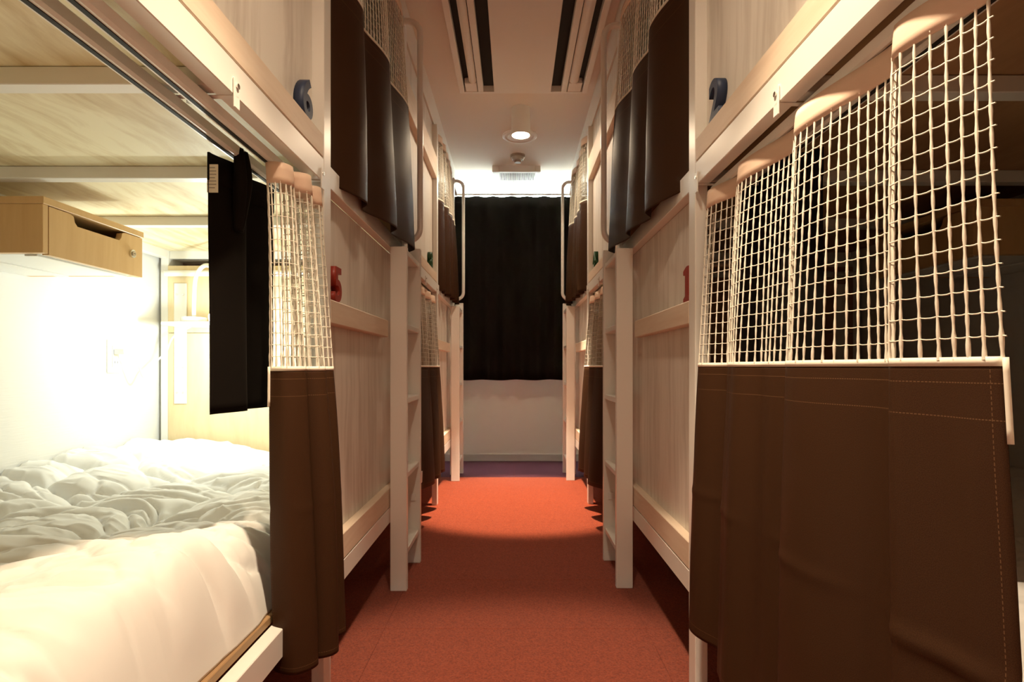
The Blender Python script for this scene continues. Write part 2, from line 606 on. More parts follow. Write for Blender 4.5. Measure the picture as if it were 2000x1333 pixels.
def bunk(s, y0, label, ply='plywood_x', endply='plywood_z'):
    root = empty('bunk_bed', (s * 0.92, y0 + LEN / 2, 0), label, 'bunk bed', 'bunk beds along the corridor')

    def B(name, xa, xb, ya, yb, za, zb, mat, parent=root, bevel=0.0015):
        a, c = sorted((s * xa, s * xb))
        return box(name, a, c, ya, yb, za, zb, mat, parent, bevel)
    y1 = y0 + LEN
    ym = y0 + 0.9785
    PT = 2.212
    for ya in (y0, ym, y1 - 0.05):
        B('post', XP, XI, ya, ya + 0.05, 0, PT, 'white_steel')
    for ya in (y0, y1 - 0.05):
        B('post', 1.372, 1.402, ya, ya + 0.05, 0, PT, 'white_steel')
    # rails between the posts
    for za, zb in ((0.24, 0.295), (1.235, 1.29)):
        B('side_rail', XP + 0.0005, XI - 0.0005, y0 + 0.05, ym, za, zb, 'white_steel')
        B('side_rail', XP + 0.0005, XI - 0.0005, ym + 0.05, y1 - 0.05, za, zb, 'white_steel')
        B('side_rail', 1.372, 1.402, y0 + 0.05, y1 - 0.05, za, zb, 'white_steel')
        B('end_rail', XI, 1.372, y0 + 0.01, y0 + 0.04, za, zb, 'white_steel')
        B('end_rail', XI, 1.372, y1 - 0.04, y1 - 0.01, za, zb, 'white_steel')
    for k in range(4):
        yc = y0 + 0.085 + 0.436 * k + 0.435 * 0
        yc = y0 + 0.52 + 0.4355 * (k - 1)
        B('crossbar', XI, 1.372, yc, yc + 0.031, 1.237, 1.265, 'white_steel')
    for k in range(3):
        yc = y0 + 0.45 + 0.5 * k
        B('crossbar', XI, 1.372, yc, yc + 0.03, 0.262, 0.29, 'white_steel')
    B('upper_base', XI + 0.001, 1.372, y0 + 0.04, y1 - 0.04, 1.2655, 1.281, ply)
    B('lower_base', XI + 0.001, 1.372, y0 + 0.04, y1 - 0.04, 0.2955, 0.312, 'base_edge')
    # corridor panels
    B('panel', XPAN, XPAN + 0.012, ym + 0.05, y1 - 0.05, 0.296, 1.235, 'whitewash_panel', bevel=0.001)
    B('panel', XPAN, XPAN + 0.012, y0 + 0.05, ym, 1.291, 2.215, 'whitewash_panel', bevel=0.001)
    B('trim_board', XP + 0.0005, XPAN, ym + 0.052, y1 - 0.052, 0.297, 0.365, 'pine_board', bevel=0.002)
    B('trim_board', XP + 0.0005, XPAN, ym + 0.052, y0 + 1.665, 0.907, 0.967, 'pine_board', bevel=0.003)
    B('trim_board', XP + 0.0005, XPAN, y0 + 0.052, ym - 0.002, 1.292, 1.346, 'pine_board', bevel=0.002)
    B('trim_board', XP + 0.0005, XPAN, y0 + 0.052, ym - 0.002, 1.896, 2.02, 'pine_board', bevel=0.002)
    # end panels
    for ya in (y0 + 0.041, y1 - 0.052):
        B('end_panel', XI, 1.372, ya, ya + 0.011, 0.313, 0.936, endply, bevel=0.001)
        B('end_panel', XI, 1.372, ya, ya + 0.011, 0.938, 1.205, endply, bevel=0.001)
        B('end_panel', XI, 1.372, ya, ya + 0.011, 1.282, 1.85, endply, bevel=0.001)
    # towel rail and plate at the head end
    tube('head_bar', [(s * 1.372, y1 - 0.068, 1.172), (s * XI, y1 - 0.068, 1.172)], 0.012, 'white_steel', root)
    pl = B('mounting_plate', 1.295, 1.345, y1 - 0.0575, y1 - 0.0525, 0.655, 1.135, 'white_steel')
    for zz in (0.70, 0.80, 1.09):
        for xx in (1.308, 1.332):
            cyl('screw', (s * xx, y1 - 0.0585, zz), 0.004, 0.003, 'Y', 'chrome', pl, 10)
    # ladder
    yl0, yl1 = y0 + 1.673, y0 + 1.966
    lad = B('ladder', 0.3765, 0.436, yl0, yl0 + 0.025, 0, 1.232, 'white_steel', bevel=0.002)
    tag(lad, 'white flat-sided ladder')
    B('stile', 0.3765, 0.436, yl1, yl1 + 0.025, 0, 1.285, 'white_steel', lad, 0.002)
    for zz in (0.118, 0.395, 0.668, 0.938, 1.208):
        rg = B('rung', 0.382, 0.430, yl0 + 0.025, yl1, zz, zz + 0.022, 'white_steel', lad, 0.003)
    bm = bmesh.new()
    a, c = sorted((s * 0.395, s * 0.418))
    add_box(bm, a, c, yl1 - 0.006, yl1, 0.255, 0.285, 0.003, 2)
    from_bm('cover_plate', bm, 'white_plastic', lad)
    # grab handle
    yh = y1 - 0.025
    pts = [(s * 0.445, yh, 2.195)]
    xh = 0.372
    r = 0.05
    for a in range(0, 7):
        t = a / 6 * PI / 2
        pts.append((s * (xh + r - r * math.sin(t)), yh, 2.195 - r + r * math.cos(t)))
    for a in range(0, 7):
        t = a / 6 * PI / 2
        pts.append((s * (xh + r - r * math.cos(t)), yh, 1.36 - r * math.sin(t)))
    pts.append((s * 0.441, yh, 1.31))
    h = tube('grab_handle', pts, 0.012, 'white_steel', root, 14)
    tag(h, 'white bent tube grab handle')
    for zz in (2.195, 1.31):
        cyl('flange', (s * 0.438, yh, zz), 0.019, 0.005, 'X', 'white_steel', h, 20)
    # curtain rails of the lower opening, two runs with a dark slot underneath
    for nm, xc in (('outer_curtain_rail', 0.486), ('inner_curtain_rail', 0.538)):
        if True:
            rr = B(nm, xc - 0.012, xc + 0.012, y0 + 0.055, ym - 0.004, 1.209, 1.232, 'white_steel', root, 0.004)
            B('slot', xc - 0.0035, xc + 0.0035, y0 + 0.056, ym - 0.006, 1.2075, 1.2095, 'dark_slot', rr, 0)
    for yb in (y0 + 0.13, y0 + 0.545, y0 + 0.955):
        br = B('rail_bracket', XP - 0.003, XP, yb, yb + 0.018, 1.214, 1.262, 'white_steel', root, 0.001)
        B('bracket_arm', XP - 0.003, 0.535, yb + 0.004, yb + 0.014, 1.2325, 1.2345, 'white_steel', br, 0)
        cyl('screw', (s * (XP - 0.004), yb + 0.009, 1.25), 0.0045, 0.003, 'X', 'chrome', br, 10)
        cyl('bolt', (s * 0.512, yb + 0.009, 1.228), 0.006, 0.008, 'Z', 'chrome', br, 10)
    # curtain rail of the upper opening
    rr = B('upper_curtain_rail', 0.447, 0.460, ym + 0.052, y1 - 0.052, 2.192, 2.212, 'white_steel', root, 0.003)
    for yb in (ym + 0.10, ym + 0.5, y1 - 0.10):
        br = B('rail_bracket', 0.457, 0.4605, yb, yb + 0.016, 2.205, 2.255, 'white_steel', root, 0.001)
        cyl('screw', (s * 0.4565, yb + 0.008, 2.245), 0.0045, 0.003, 'X', 'chrome', br, 10)
    return root


DL, DR = -0.013, 0.013
Y1, Y2 = 0.370, 2.332
bunk(-1, Y1 + DL, 'near left white steel bunk bed with number 5 and 6 on its panels')
bunk(-1, Y2 + DL, 'far left white steel bunk bed beside the window curtain')
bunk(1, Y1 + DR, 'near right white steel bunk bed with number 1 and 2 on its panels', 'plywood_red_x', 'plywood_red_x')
bunk(1, Y2 + DR, 'far right white steel bunk bed beside the window curtain')


# ------------------------------------------------------------------ curtains
def smoothstep(t):
    t = max(0.0, min(1.0, t))
    return t * t * (3 - 2 * t)


class Drape:
    """hanging cloth. u runs from the near edge (0) to the far edge (1). breaks: where one fold steps behind the next."""

    def __init__(s, side, ya, yb, xt, xb, zt, zb, breaks, at, ab, om=0.0, p=0.74, ya_b=None, yb_b=None, seed=0, xb0=None, xb1=None, jit=0.25, crease=0.0, soft=0.0):
        s.crease, s.soft = crease, soft
        s.side, s.ya, s.yb, s.xt, s.xb, s.zt, s.zb = side, ya, yb, xt, xb, zt, zb
        if not isinstance(breaks, (list, tuple)):
            n = breaks
            r0 = random.Random(seed + 99)
            breaks = [0.0] + [(k + r0.uniform(-0.2, 0.2)) / n for k in range(1, n)] + [1.0]
        s.br = list(breaks)
        s.n = len(s.br) - 1
        s.at, s.ab, s.om, s.p = at, ab, om, p
        s.ya_b = ya if ya_b is None else ya_b
        s.yb_b = yb if yb_b is None else yb_b
        s.xb0 = xb if xb0 is None else xb0
        s.xb1 = xb if xb1 is None else xb1
        r = random.Random(seed)
        s.j = [1 + r.uniform(-jit, jit) for _ in range(s.n + 1)]
        s.seed = seed

    def pos(s, u, z):
        t = max(0.0, (s.zt - z) / (s.zt - s.zb))
        i = 0
        while i < s.n - 1 and u > s.br[i + 1]:
            i += 1
        f = (u - s.br[i]) / (s.br[i + 1] - s.br[i])
        p = s.p
        if f < p:
            o = 0.5 - 0.5 * math.cos(PI * f / p)
        else:
            o = 0.5 + 0.5 * math.cos(PI * (f - p) / (1 - p))
        A = (s.at + (s.ab - s.at) * smoothstep(t * 1.2)) * s.j[i]
        w = A * (2 * o - 1) if i < s.n else 0
        # keep the joints continuous whatever the size of each fold
        w = A * 2 * o - (s.at + (s.ab - s.at) * smoothstep(t * 1.2))
        y = (s.ya + (s.ya_b - s.ya) * t) * (1 - u) + (s.yb + (s.yb_b - s.yb) * t) * u
        y += s.om * math.sin(2 * PI * (f - 0.62)) * (0.6 + 0.4 * t)
        y -= s.om * math.sin(2 * PI * (-0.62)) * (0.6 + 0.4 * t)
        xb = s.xb0 + (s.xb - s.xb0) * smoothstep(u * 1.6) + (s.xb1 - s.xb) * smoothstep((u - 0.6) / 0.4)
        x = s.xt + (xb - s.xt) * t ** 0.8 - w
        nz = mnoise.noise(Vector((u * 4 + s.seed * 7.7, z * 2.6, s.seed))) * 0.006 * t
        cr = mnoise.noise(Vector((u * 3 + s.seed, z * 9.0, 4.2 + s.seed)))
        x += nz + 0.0014 * t * cr
        zc = s.zb + 0.314 + 0.010 * mnoise.noise(Vector((u * 3, s.seed, 2.0)))
        x -= s.crease * math.exp(-((z - zc) / 0.009) ** 2) * max(0.0, 0.4 + mnoise.noise(Vector((u * 6, s.seed, 9.0))))
        x += s.soft * math.sin(u * 41 + 1.7 * math.sin(u * 9) + s.seed) * min(1.0, t * 2)
        return Vector((s.side * x, y, z))


def sheet(name, dr, z_hi, z_lo, nu, nv, mat, parent, width, zlo_fn=None, thick=0.0014, u0=0.0, u1=1.0):
    bm = bmesh.new()
    uvl = bm.loops.layers.uv.new('uv')
    grid = []
    for j in range(nv + 1):
        row = []
        for i in range(nu + 1):
            u = u0 + (u1 - u0) * i / nu
            zl = z_lo if zlo_fn is None else zlo_fn(u)
            z = z_hi + (zl - z_hi) * j / nv
            row.append(bm.verts.new(dr.pos(u, z)))
        grid.append(row)
    for j in range(nv):
        for i in range(nu):
            f = bm.faces.new((grid[j][i], grid[j][i + 1], grid[j + 1][i + 1], grid[j + 1][i]))
            uvs = [(i, j), (i + 1, j), (i + 1, j + 1), (i, j + 1)]
            for lp, (a, c) in zip(f.loops, uvs):
                lp[uvl].uv = (width * a / nu, (z_hi - z_lo) * c / nv)
            f.smooth = True
    o = from_bm(name, bm, mat, parent, smooth=True)
    sm = o.modifiers.new('thickness', 'SOLIDIFY')
    sm.thickness = thick
    sm.offset = 0
    return o


def net_curtain(label, dr, width, z_split, group='net-topped brown bunk curtains', res=14, detail=1, band=0.042, cell=0.0225,
                stitch_edge=True):
    s = dr.side
    zt, zb = dr.zt, dr.zb
    ymid = (dr.ya + dr.yb) / 2
    root = empty('net_curtain', (s * dr.xt, ymid, zb), label, 'curtain', group)
    nu = max(80, int(dr.n * res * 2))
    bd = sheet('header_band', dr, zt, zt - band, nu, 3, 'peach_band', root, width, thick=0.003)
    sheet('cloth', dr, z_split, zb, nu, 96 if detail else 34, 'brown_cloth', root, width)
    sheet('edging', dr, z_split + 0.007, z_split - 0.002, nu, 1, 'net_cord', root, width, thick=0.003)
    # net
    bm = bmesh.new()
    nv = int(round(width / cell))
    ztop_n, zlo_n = zt - band + 0.004, z_split + 0.004
    rows = int(round((ztop_n - zlo_n) / cell))
    ns = 5 if detail else 3
    r = random.Random(dr.seed + 5)
    for i in range(nv + 1):
        u = i / nv
        steps = rows * (3 if detail else 1)
        pts, rad = [], []
        for k in range(steps + 1):
            z = ztop_n + (zlo_n - ztop_n) * k / steps
            pts.append(dr.pos(u, z))
            if detail:
                rad.append(0.00155 * (1 + 0.25 * math.sin(k * 1.7 + i * 2.1)) * (1.25 if k > steps - 4 else 1))
            else:
                rad.append(0.0016)
        sweep(bm, pts, rad, ns, caps=False)
    per = 3 if detail else 2
    for k in range(1, rows):
        z = ztop_n + (zlo_n - ztop_n) * k / rows
        pts = []
        for i in range(nv * per + 1):
            u = i / (nv * per)
            p = dr.pos(u, z)
            sag = 0.0012 * math.sin(PI * (i % per) / per) if per > 1 else 0
            p.z -= sag
            pts.append(p)
        # small loops sticking out at both edges
        e0 = pts[0] + Vector((0, (pts[0] - pts[1]).normalized().y * 0.006, -0.001))
        e1 = pts[-1] + Vector((0, (pts[-1] - pts[-2]).normalized().y * 0.006, -0.001))
        sweep(bm, [e0] + pts + [e1], 0.0009, 4 if detail else 3, caps=False)
    net = from_bm('net', bm, 'net_cord', root, smooth=True)
    tag(net, 'cream open-mesh net', kind='stuff')
    # hem tape on the free edge
    if stitch_edge:
        bm = bmesh.new()
        pts = [dr.pos(0.0, z_split + 0.006 - 0.078 * k / 6) + Vector((s * 0.0, -0.003, 0)) for k in range(7)]
        sweep(bm, pts, 0.0028, 6)
        from_bm('edge_cord', bm, 'net_cord', root, smooth=True)
    return root


LZT, LZS, LZB = 1.207, 0.803, 0.208
UZT, UZS, UZB = 2.190, 1.802, 1.258
# right, near, lower: drawn almost fully across
net_curtain('wide brown curtain with cream net top drawn across the near right lower bunk',
            Drape(1, 0.572, 1.352, 0.470, 0.402, LZT, LZB, [0, 0.175, 0.50, 0.80, 1], 0.014, 0.018, 0.006, xb1=0.428, ya_b=0.445, yb_b=1.338, seed=3, crease=0.0035, soft=0.0055), 1.12, LZS)
# left, near, lower: gathered against the post
net_curtain('brown curtain with cream net top bunched against the near left lower bunk post',
            Drape(-1, 1.128, 1.350, 0.462, 0.418, LZT, LZB, [0, 0.27, 0.50, 0.68, 0.84, 1], 0.024, 0.040, 0.022, p=0.6, ya_b=1.110, yb_b=1.340, seed=8, crease=0.003, soft=0.003), 0.95, 0.795)
# uppers, near
net_curtain('dark brown net-topped curtain over the upper left opening beside number 6',
            Drape(-1, 1.400, 2.262, 0.440, 0.398, UZT, UZB, [0, 0.29, 0.62, 1], 0.012, 0.018, 0.005, yb_b=2.285, xb0=0.432, seed=12), 1.1, UZS, stitch_edge=False)
net_curtain('dark brown net-topped curtain over the upper right opening beside number 2',
            Drape(1, 1.425, 2.285, 0.440, 0.398, UZT, UZB, [0, 0.38, 0.66, 1], 0.012, 0.018, 0.005, yb_b=2.300, xb0=0.432, seed=15), 1.1, UZS, stitch_edge=False)
# far pair
net_curtain('brown net-topped curtain over the far left upper bunk opening',
            Drape(-1, 3.36, 3.98, 0.438, 0.405, UZT, UZB, 5, 0.014, 0.022, 0.006, yb_b=4.16, xb0=0.43, seed=21), 1.1, UZS, detail=0, stitch_edge=False)
net_curtain('brown net-topped curtain over the far right upper bunk opening',
            Drape(1, 3.38, 4.22, 0.438, 0.405, UZT, UZB, 5, 0.014, 0.022, 0.006, yb_b=4.23, xb0=0.43, seed=22), 1.1, UZS, detail=0, stitch_edge=False)
net_curtain('brown net-topped curtain hanging behind the near left ladder on the far lower bunk',
            Drape(-1, 2.75, 3.29, 0.468, 0.420, LZT, LZB, 3, 0.016, 0.024, 0.008, seed=25), 1.05, LZS, detail=0, stitch_edge=False)
net_curtain('brown net-topped curtain hanging behind the near right ladder on the far lower bunk',
            Drape(1, 2.75, 3.31, 0.468, 0.412, LZT, LZB, 3, 0.016, 0.026, 0.008, seed=27), 1.05, LZS, detail=0, stitch_edge=False)


def inner_curtain(label, dr, width, tagpos=False):
    s = dr.side
    root = empty('inner_curtain', (s * dr.xt, (dr.ya + dr.yb) / 2, dr.zb), label, 'curtain', 'short black inner bunk curtains')
    nu = int(dr.n * 26)
    sheet('cloth', dr, dr.zt, dr.zb, nu, 24, 'black_cloth', root, width)
    # hook tape along the top
    sheet('heading_tape', dr, dr.zt + 0.002, dr.zt - 0.05, nu, 2, 'black_cloth', root, width, thick=0.004)
    # pinch pleat
    bm = bmesh.new()
    c = dr.pos(0.27, dr.zt)
    for k in (-1, 1):
        pts = [c + Vector((-s * 0.010, k * 0.009, 0.028)), c + Vector((-s * 0.014, k * 0.012, -0.02)),
               c + Vector((-s * 0.010, k * 0.006, -0.075)), c + Vector((-s * 0.004, k * 0.002, -0.13))]
        sweep(bm, catmull(pts, 5), [0.009 + 0.004 * math.sin(q / 15 * PI) for q in range(16)], 8)
    from_bm('pinch_pleat', bm, 'black_cloth', root, smooth=True)
    if tagpos:
        c = dr.pos(0.03, dr.zt - 0.045)
        bm = bmesh.new()
        add_box(bm, c.x - 0.003, c.x + 0.017, c.y - 0.006, c.y - 0.004, c.z - 0.028, c.z + 0.024)
        lab = from_bm('care_label', bm, 'label_paper', root)
        tag(lab, 'white printed care label')
        bm = bmesh.new()
        for q in range(7):
            zz = c.z + 0.018 - q * 0.0062
            w = 0.009 if q % 3 else 0.006
            add_box(bm, c.x + 0.007 - w, c.x + 0.007 + w * 0.8, c.y - 0.0064, c.y - 0.0059, zz - 0.0011, zz + 0.0006)
        from_bm('print', bm, 'label_ink', lab)
    return root


inner_curtain('short black inner curtain with white care label hanging in the near left bunk',
              Drape(-1, 1.055, 1.31, 0.545, 0.545, 1.198, 0.712, 2, 0.016, 0.014, 0.006, seed=31), 0.55, True)
inner_curtain('short black inner curtain bunched behind the net in the near right bunk',
              Drape(1, 1.03, 1.32, 0.545, 0.545, 1.198, 0.70, 3, 0.020, 0.02, 0.006, seed=33), 0.55)
inner_curtain('short black inner curtain behind the net in the far left lower bunk',
              Drape(-1, 2.85, 3.28, 0.545, 0.545, 1.198, 0.70, 3, 0.020, 0.02, 0.006, seed=35), 0.55)

# window blackout curtain at the end of the corridor
DB = None


def window_curtain():
    root = empty('window_curtain', (0, 4.722, 0.70), 'wide black blackout curtain covering the end window', 'curtain')
    bm = bmesh.new()
    nu, nv = 280, 16
    zt, zb = 2.222, 0.695
    rows = []
    for j in range(nv + 1):
        t = j / nv
        row = []
        for i in range(nu + 1):
            u = i / nu
            x = -0.60 + 1.2 * u
            th = 2 * PI * 8.5 * u
            y = 4.722 + (0.010 + 0.008 * t) * math.sin(th) + 0.008 * mnoise.noise(Vector((u * 9, t * 2, 1.3)))
            top = zt + 0.006 * math.sin(th * 1.0 + 0.6) - 0.004
            low = zb + 0.004 * math.sin(th * 0.5) + 0.004 * mnoise.noise(Vector((u * 5, 3, 0)))
            row.append(bm.verts.new((x, y, top + (low - top) * t)))
        rows.append(row)
    for j in range(nv):
        for i in range(nu):
            bm.faces.new((rows[j][i], rows[j][i + 1], rows[j + 1][i + 1], rows[j + 1][i])).smooth = True
    o = from_bm('cloth', bm, 'black_cloth', root, smooth=True)
    sm = o.modifiers.new('thickness', 'SOLIDIFY')
    sm.thickness = 0.0015
    r = box('curtain_rail', -0.62, 0.62, 4.709, 4.735, 2.228, 2.242, 'baseboard_grey', None, 0.003)
    tag(r, 'thin grey curtain rail above the black window curtain', 'curtain rail')
    for k in range(2):
        xx = (-0.5, 0.5)[k]
        box('bracket', xx - 0.008, xx + 0.008, 4.73, YEND, 2.23, 2.24, 'white_steel', r, 0.001)


window_curtain()


# ------------------------------------------------------------------ numbers
def digit(ch, s, yc, z0, matn, label, height=0.09, x_face=None):
    cu = bpy.data.curves.new('tmp', 'FONT')
    cu.body = ch
    cu.size = 1.0
    cu.offset = 0.022
    cu.extrude = 0.1
    cu.resolution_u = 6
    ob = bpy.data.objects.new('tmp', cu)
    COL.objects.link(ob)
    dg = bpy.context.evaluated_depsgraph_get()
    dg.update()
    me = bpy.data.meshes.new_from_object(ob.evaluated_get(dg))
    bpy.data.objects.remove(ob)
    bm = bmesh.new()
    if ch == '1':
        poly = [(0.0, 0.0), (0.56, 0.0), (0.56, 0.12), (0.44, 0.17), (0.44, 1.0), (0.27, 1.0), (0.0, 0.90), (0.0, 0.78),
                (0.16, 0.78), (0.16, 0.17), (0.0, 0.10)]
        v0 = [bm.verts.new((p[0], p[1], 0)) for p in poly]
        v1 = [bm.verts.new((p[0], p[1], 1)) for p in poly]
        bm.faces.new(v0[::-1])
        bm.faces.new(v1)
        n = len(poly)
        for i in range(n):
            bm.faces.new((v0[i], v0[(i + 1) % n], v1[(i + 1) % n], v1[i]))
    else:
        bm.from_mesh(me)
        bmesh.ops.remove_doubles(bm, verts=bm.verts, dist=1e-5)
    cs = [v.co.copy() for v in bm.verts]
    mn = [min(c[i] for c in cs) for i in range(3)]
    mx = [max(c[i] for c in cs) for i in range(3)]
    k = height / (mx[1] - mn[1])
    wd = (mx[0] - mn[0]) * k * 1.05
    th = 0.022
    for v in bm.verts:
        a = (v.co.x - mn[0]) / (mx[0] - mn[0])
        hgt = (v.co.y - mn[1]) * k
        d = (v.co.z - mn[2]) / (mx[2] - mn[2])
        y = yc + (a - 0.5) * wd * (1 if s < 0 else -1)
        x = s * (XPAN - 0.0005 - th * d)
        v.co = (x, y, z0 + hgt)
    bmesh.ops.recalc_face_normals(bm, faces=bm.faces)
    bpy.data.meshes.remove(me)
    o = from_bm('number_sign', bm, matn)
    return tag(o, label, 'number', 'bunk number signs')


digit('6', -1, 1.262 + DL, 1.3465, 'navy_paint', 'navy blue number 6 standing on the upper left trim board')
digit('5', -1, 1.478 + DL, 0.9675, 'red_paint', 'red number 5 on the lower left panel board')
digit('2', 1, 1.240 + DR, 1.3465, 'navy_paint', 'navy blue number 2 standing on the upper right trim board')
digit('1', 1, 1.438 + DR, 0.9675, 'red_paint', 'red number 1 on the lower right panel board')
digit('8', -1, 3.15 + DL, 1.3465, 'green_paint', 'dark green number on the far left upper panel')
digit('4', 1, 3.13 + DR, 1.3465, 'green_paint', 'dark green number on the far right upper panel')


# ------------------------------------------------------------------ lockers
def locker(s, label, yo):
    root = empty('locker_box', (s * 1.25, 1.49 + yo, 1.065), label, 'locker', 'wooden wall lockers')
    xf = 1.086
    ya, yb = 1.318 + yo, 1.672 + yo

    def B(name, xa, xb, y0, y1, za, zb, mat, parent=root, bevel=0.001):
        a, c = sorted((s * xa, s * xb))
        return box(name, a, c, y0, y1, za, zb, mat, parent, bevel)
    B('side_panel', xf + 0.0, WALLX - 0.002, ya, ya + 0.016, 1.066, 1.180, 'maple_z')
    B('side_panel', xf + 0.017, WALLX - 0.002, yb - 0.016, yb, 1.066, 1.180, 'maple_z')
    B('top_panel', xf - 0.003, WALLX - 0.002, ya - 0.002, yb + 0.002, 1.180, 1.197, 'maple_z')
    B('bottom_panel', xf + 0.017, WALLX - 0.002, ya + 0.017, yb - 0.017, 1.066, 1.076, 'white_plastic')
    B('back_panel', WALLX - 0.014, WALLX - 0.003, ya + 0.017, yb - 0.017, 1.077, 1.179, 'maple_z')
    # front door with finger pull notch along the top
    y0, y1, z0, z1 = ya + 0.018, yb - 0.001, 1.064, 1.178
    n0, n1, nd = y0 + 0.075, y1 - 0.085, 0.026
    poly = [(y0, z0), (y1, z0), (y1, z1), (n1 + 0.012, z1), (n1, z1 - 0.004), (n1 - 0.004, z1 - nd + 0.008), (n1 - 0.012, z1 - nd),
            (n0 + 0.012, z1 - nd), (n0 + 0.004, z1 - nd + 0.008), (n0, z1 - 0.004), (n0 - 0.012, z1), (y0, z1)]
    xa, xb = sorted((s * xf, s * (xf + 0.016)))
    d = prism('door', poly, 'X', xa, xb, 'maple_z', root)
    lk = cyl('lock', (s * (xf - 0.002), y1 - 0.045, 1.125), 0.0115, 0.006, 'X', 'chrome', d, 24)
    cyl('key_barrel', (s * (xf - 0.006), y1 - 0.045, 1.125), 0.007, 0.004, 'X', 'ring_metal', lk, 20)
    B('keyhole', xf - 0.0085, xf - 0.0075, y1 - 0.0485, y1 - 0.0415, 1.1243, 1.1257, 'dark_slot', lk, 0)
    B('mounting_strip', xf + 0.03, xf + 0.06, ya + 0.02, yb - 0.02, 1.062, 1.066, 'white_steel', root, 0.001)
    B('mounting_strip', xf + 0.20, xf + 0.23, ya + 0.02, yb - 0.02, 1.062, 1.066, 'white_steel', root, 0.001)
    return root


locker(-1, 'light wooden wall locker with round lock above the left bed', 0)
locker(1, 'wooden wall locker in the dark right bunk', 0.02)

# ------------------------------------------------------------------ outlet, plug, lamp in the left bunk
ot = empty('wall_outlet', (-WALLX, 2.019, 0.78), 'white wall outlet plate with plug on the left bunk wall', 'outlet')
bm = bmesh.new()
add_box(bm, -WALLX, -WALLX + 0.007, 1.984, 2.054, 0.78, 0.898, 0.004, 2)
pl = from_bm('plate', bm, 'white_plastic', ot)
bm = bmesh.new()
add_box(bm, -WALLX + 0.007, -WALLX + 0.010, 2.003, 2.035, 0.800, 0.878, 0.001)
sk = from_bm('socket', bm, 'white_plastic', pl)
bm = bmesh.new()
for zz in (0.818,):
    for yy in (2.013, 2.025):
        add_box(bm, -WALLX + 0.0098, -WALLX + 0.0104, yy - 0.001, yy + 0.001, zz - 0.004, zz + 0.004)
from_bm('slots', bm, 'dark_slot', sk)
pg = empty('plug_adapter', (-WALLX + 0.01, 2.02, 0.846), 'white plug with cord in the left wall outlet', 'plug')
box('plug_body', -WALLX + 0.0105, -WALLX + 0.048, 2.006, 2.034, 0.846, 0.866, 'white_plastic', pg, 0.004, 2)
tube('cord', catmull([(-WALLX + 0.046, 2.022, 0.853), (-1.352, 2.05, 0.82), (-1.356, 2.09, 0.765), (-1.362, 2.13, 0.80),
                      (-1.345, 2.16, 0.83), (-1.33, 2.185, 0.86), (-1.31, 2.2, 0.92), (-1.24, 2.19, 0.955)], 8), 0.0032, 'white_plastic', pg, 8)

lp = empty('reading_lamp', (-1.215, 2.17, 0.93), 'white gooseneck reading lamp lit on the left bunk headboard', 'lamp')
box('shelf_base', -1.30, -1.10, 2.10, 2.262, 0.956, 0.970, 'white_plastic', lp, 0.005, 2)
cyl('foot', (-1.215, 2.17, 0.980), 0.045, 0.02, 'Z', 'white_plastic', lp, 28)
neck = tube('gooseneck', catmull([(-1.215, 2.17, 0.97), (-1.213, 2.168, 1.06), (-1.195, 2.15, 1.145), (-1.14, 2.11, 1.178),
                                  (-1.075, 2.06, 1.15), (-1.045, 2.02, 1.08), (-1.035, 2.0, 1.03)], 8), 0.0075, 'white_plastic', lp, 12)
cyl('socket', (-1.035, 2.0, 1.018), 0.014, 0.035, 'Z', 'white_plastic', lp, 20, 0.010)
bm = bmesh.new()
bmesh.ops.create_uvsphere(bm, u_segments=20, v_segments=12, radius=0.030)
bmesh.ops.translate(bm, verts=bm.verts, vec=Vector((-1.035, 2.0, 0.975)))
from_bm('bulb', bm, 'lamp_glow', lp, smooth=True)
ld = bpy.data.lights.new('reading_light', 'POINT')
ld.energy = READING
ld.color = (0.93, 1.0, 0.93)
ld.shadow_soft_size = 0.03
lo = bpy.data.objects.new('reading_light', ld)
place(lo, lp, (-1.035, 2.0, 0.925))


# ------------------------------------------------------------------ duvets
def worley(P, pts):
    d = np.sqrt(((P[:, None, :] - pts[None, :, :]) ** 2).sum(-1))
    d.sort(axis=1)
    return d[:, 0], d[:, 1]


def vnoise(X, Y, f, seed):
    r = np.random.default_rng(seed)
    g = r.random((64, 64))
    x, y = X * f, Y * f
    xi, yi = np.floor(x).astype(int), np.floor(y).astype(int)
    fx, fy = x - xi, y - yi
    fx, fy = fx * fx * fx * (fx * (6 * fx - 15) + 10), fy * fy * fy * (fy * (6 * fy - 15) + 10)
    G = lambda a, b_: g[a % 64, b_ % 64]
    return (G(xi, yi) * (1 - fx) + G(xi + 1, yi) * fx) * (1 - fy) + (G(xi, yi + 1) * (1 - fx) + G(xi + 1, yi + 1) * fx) * fy


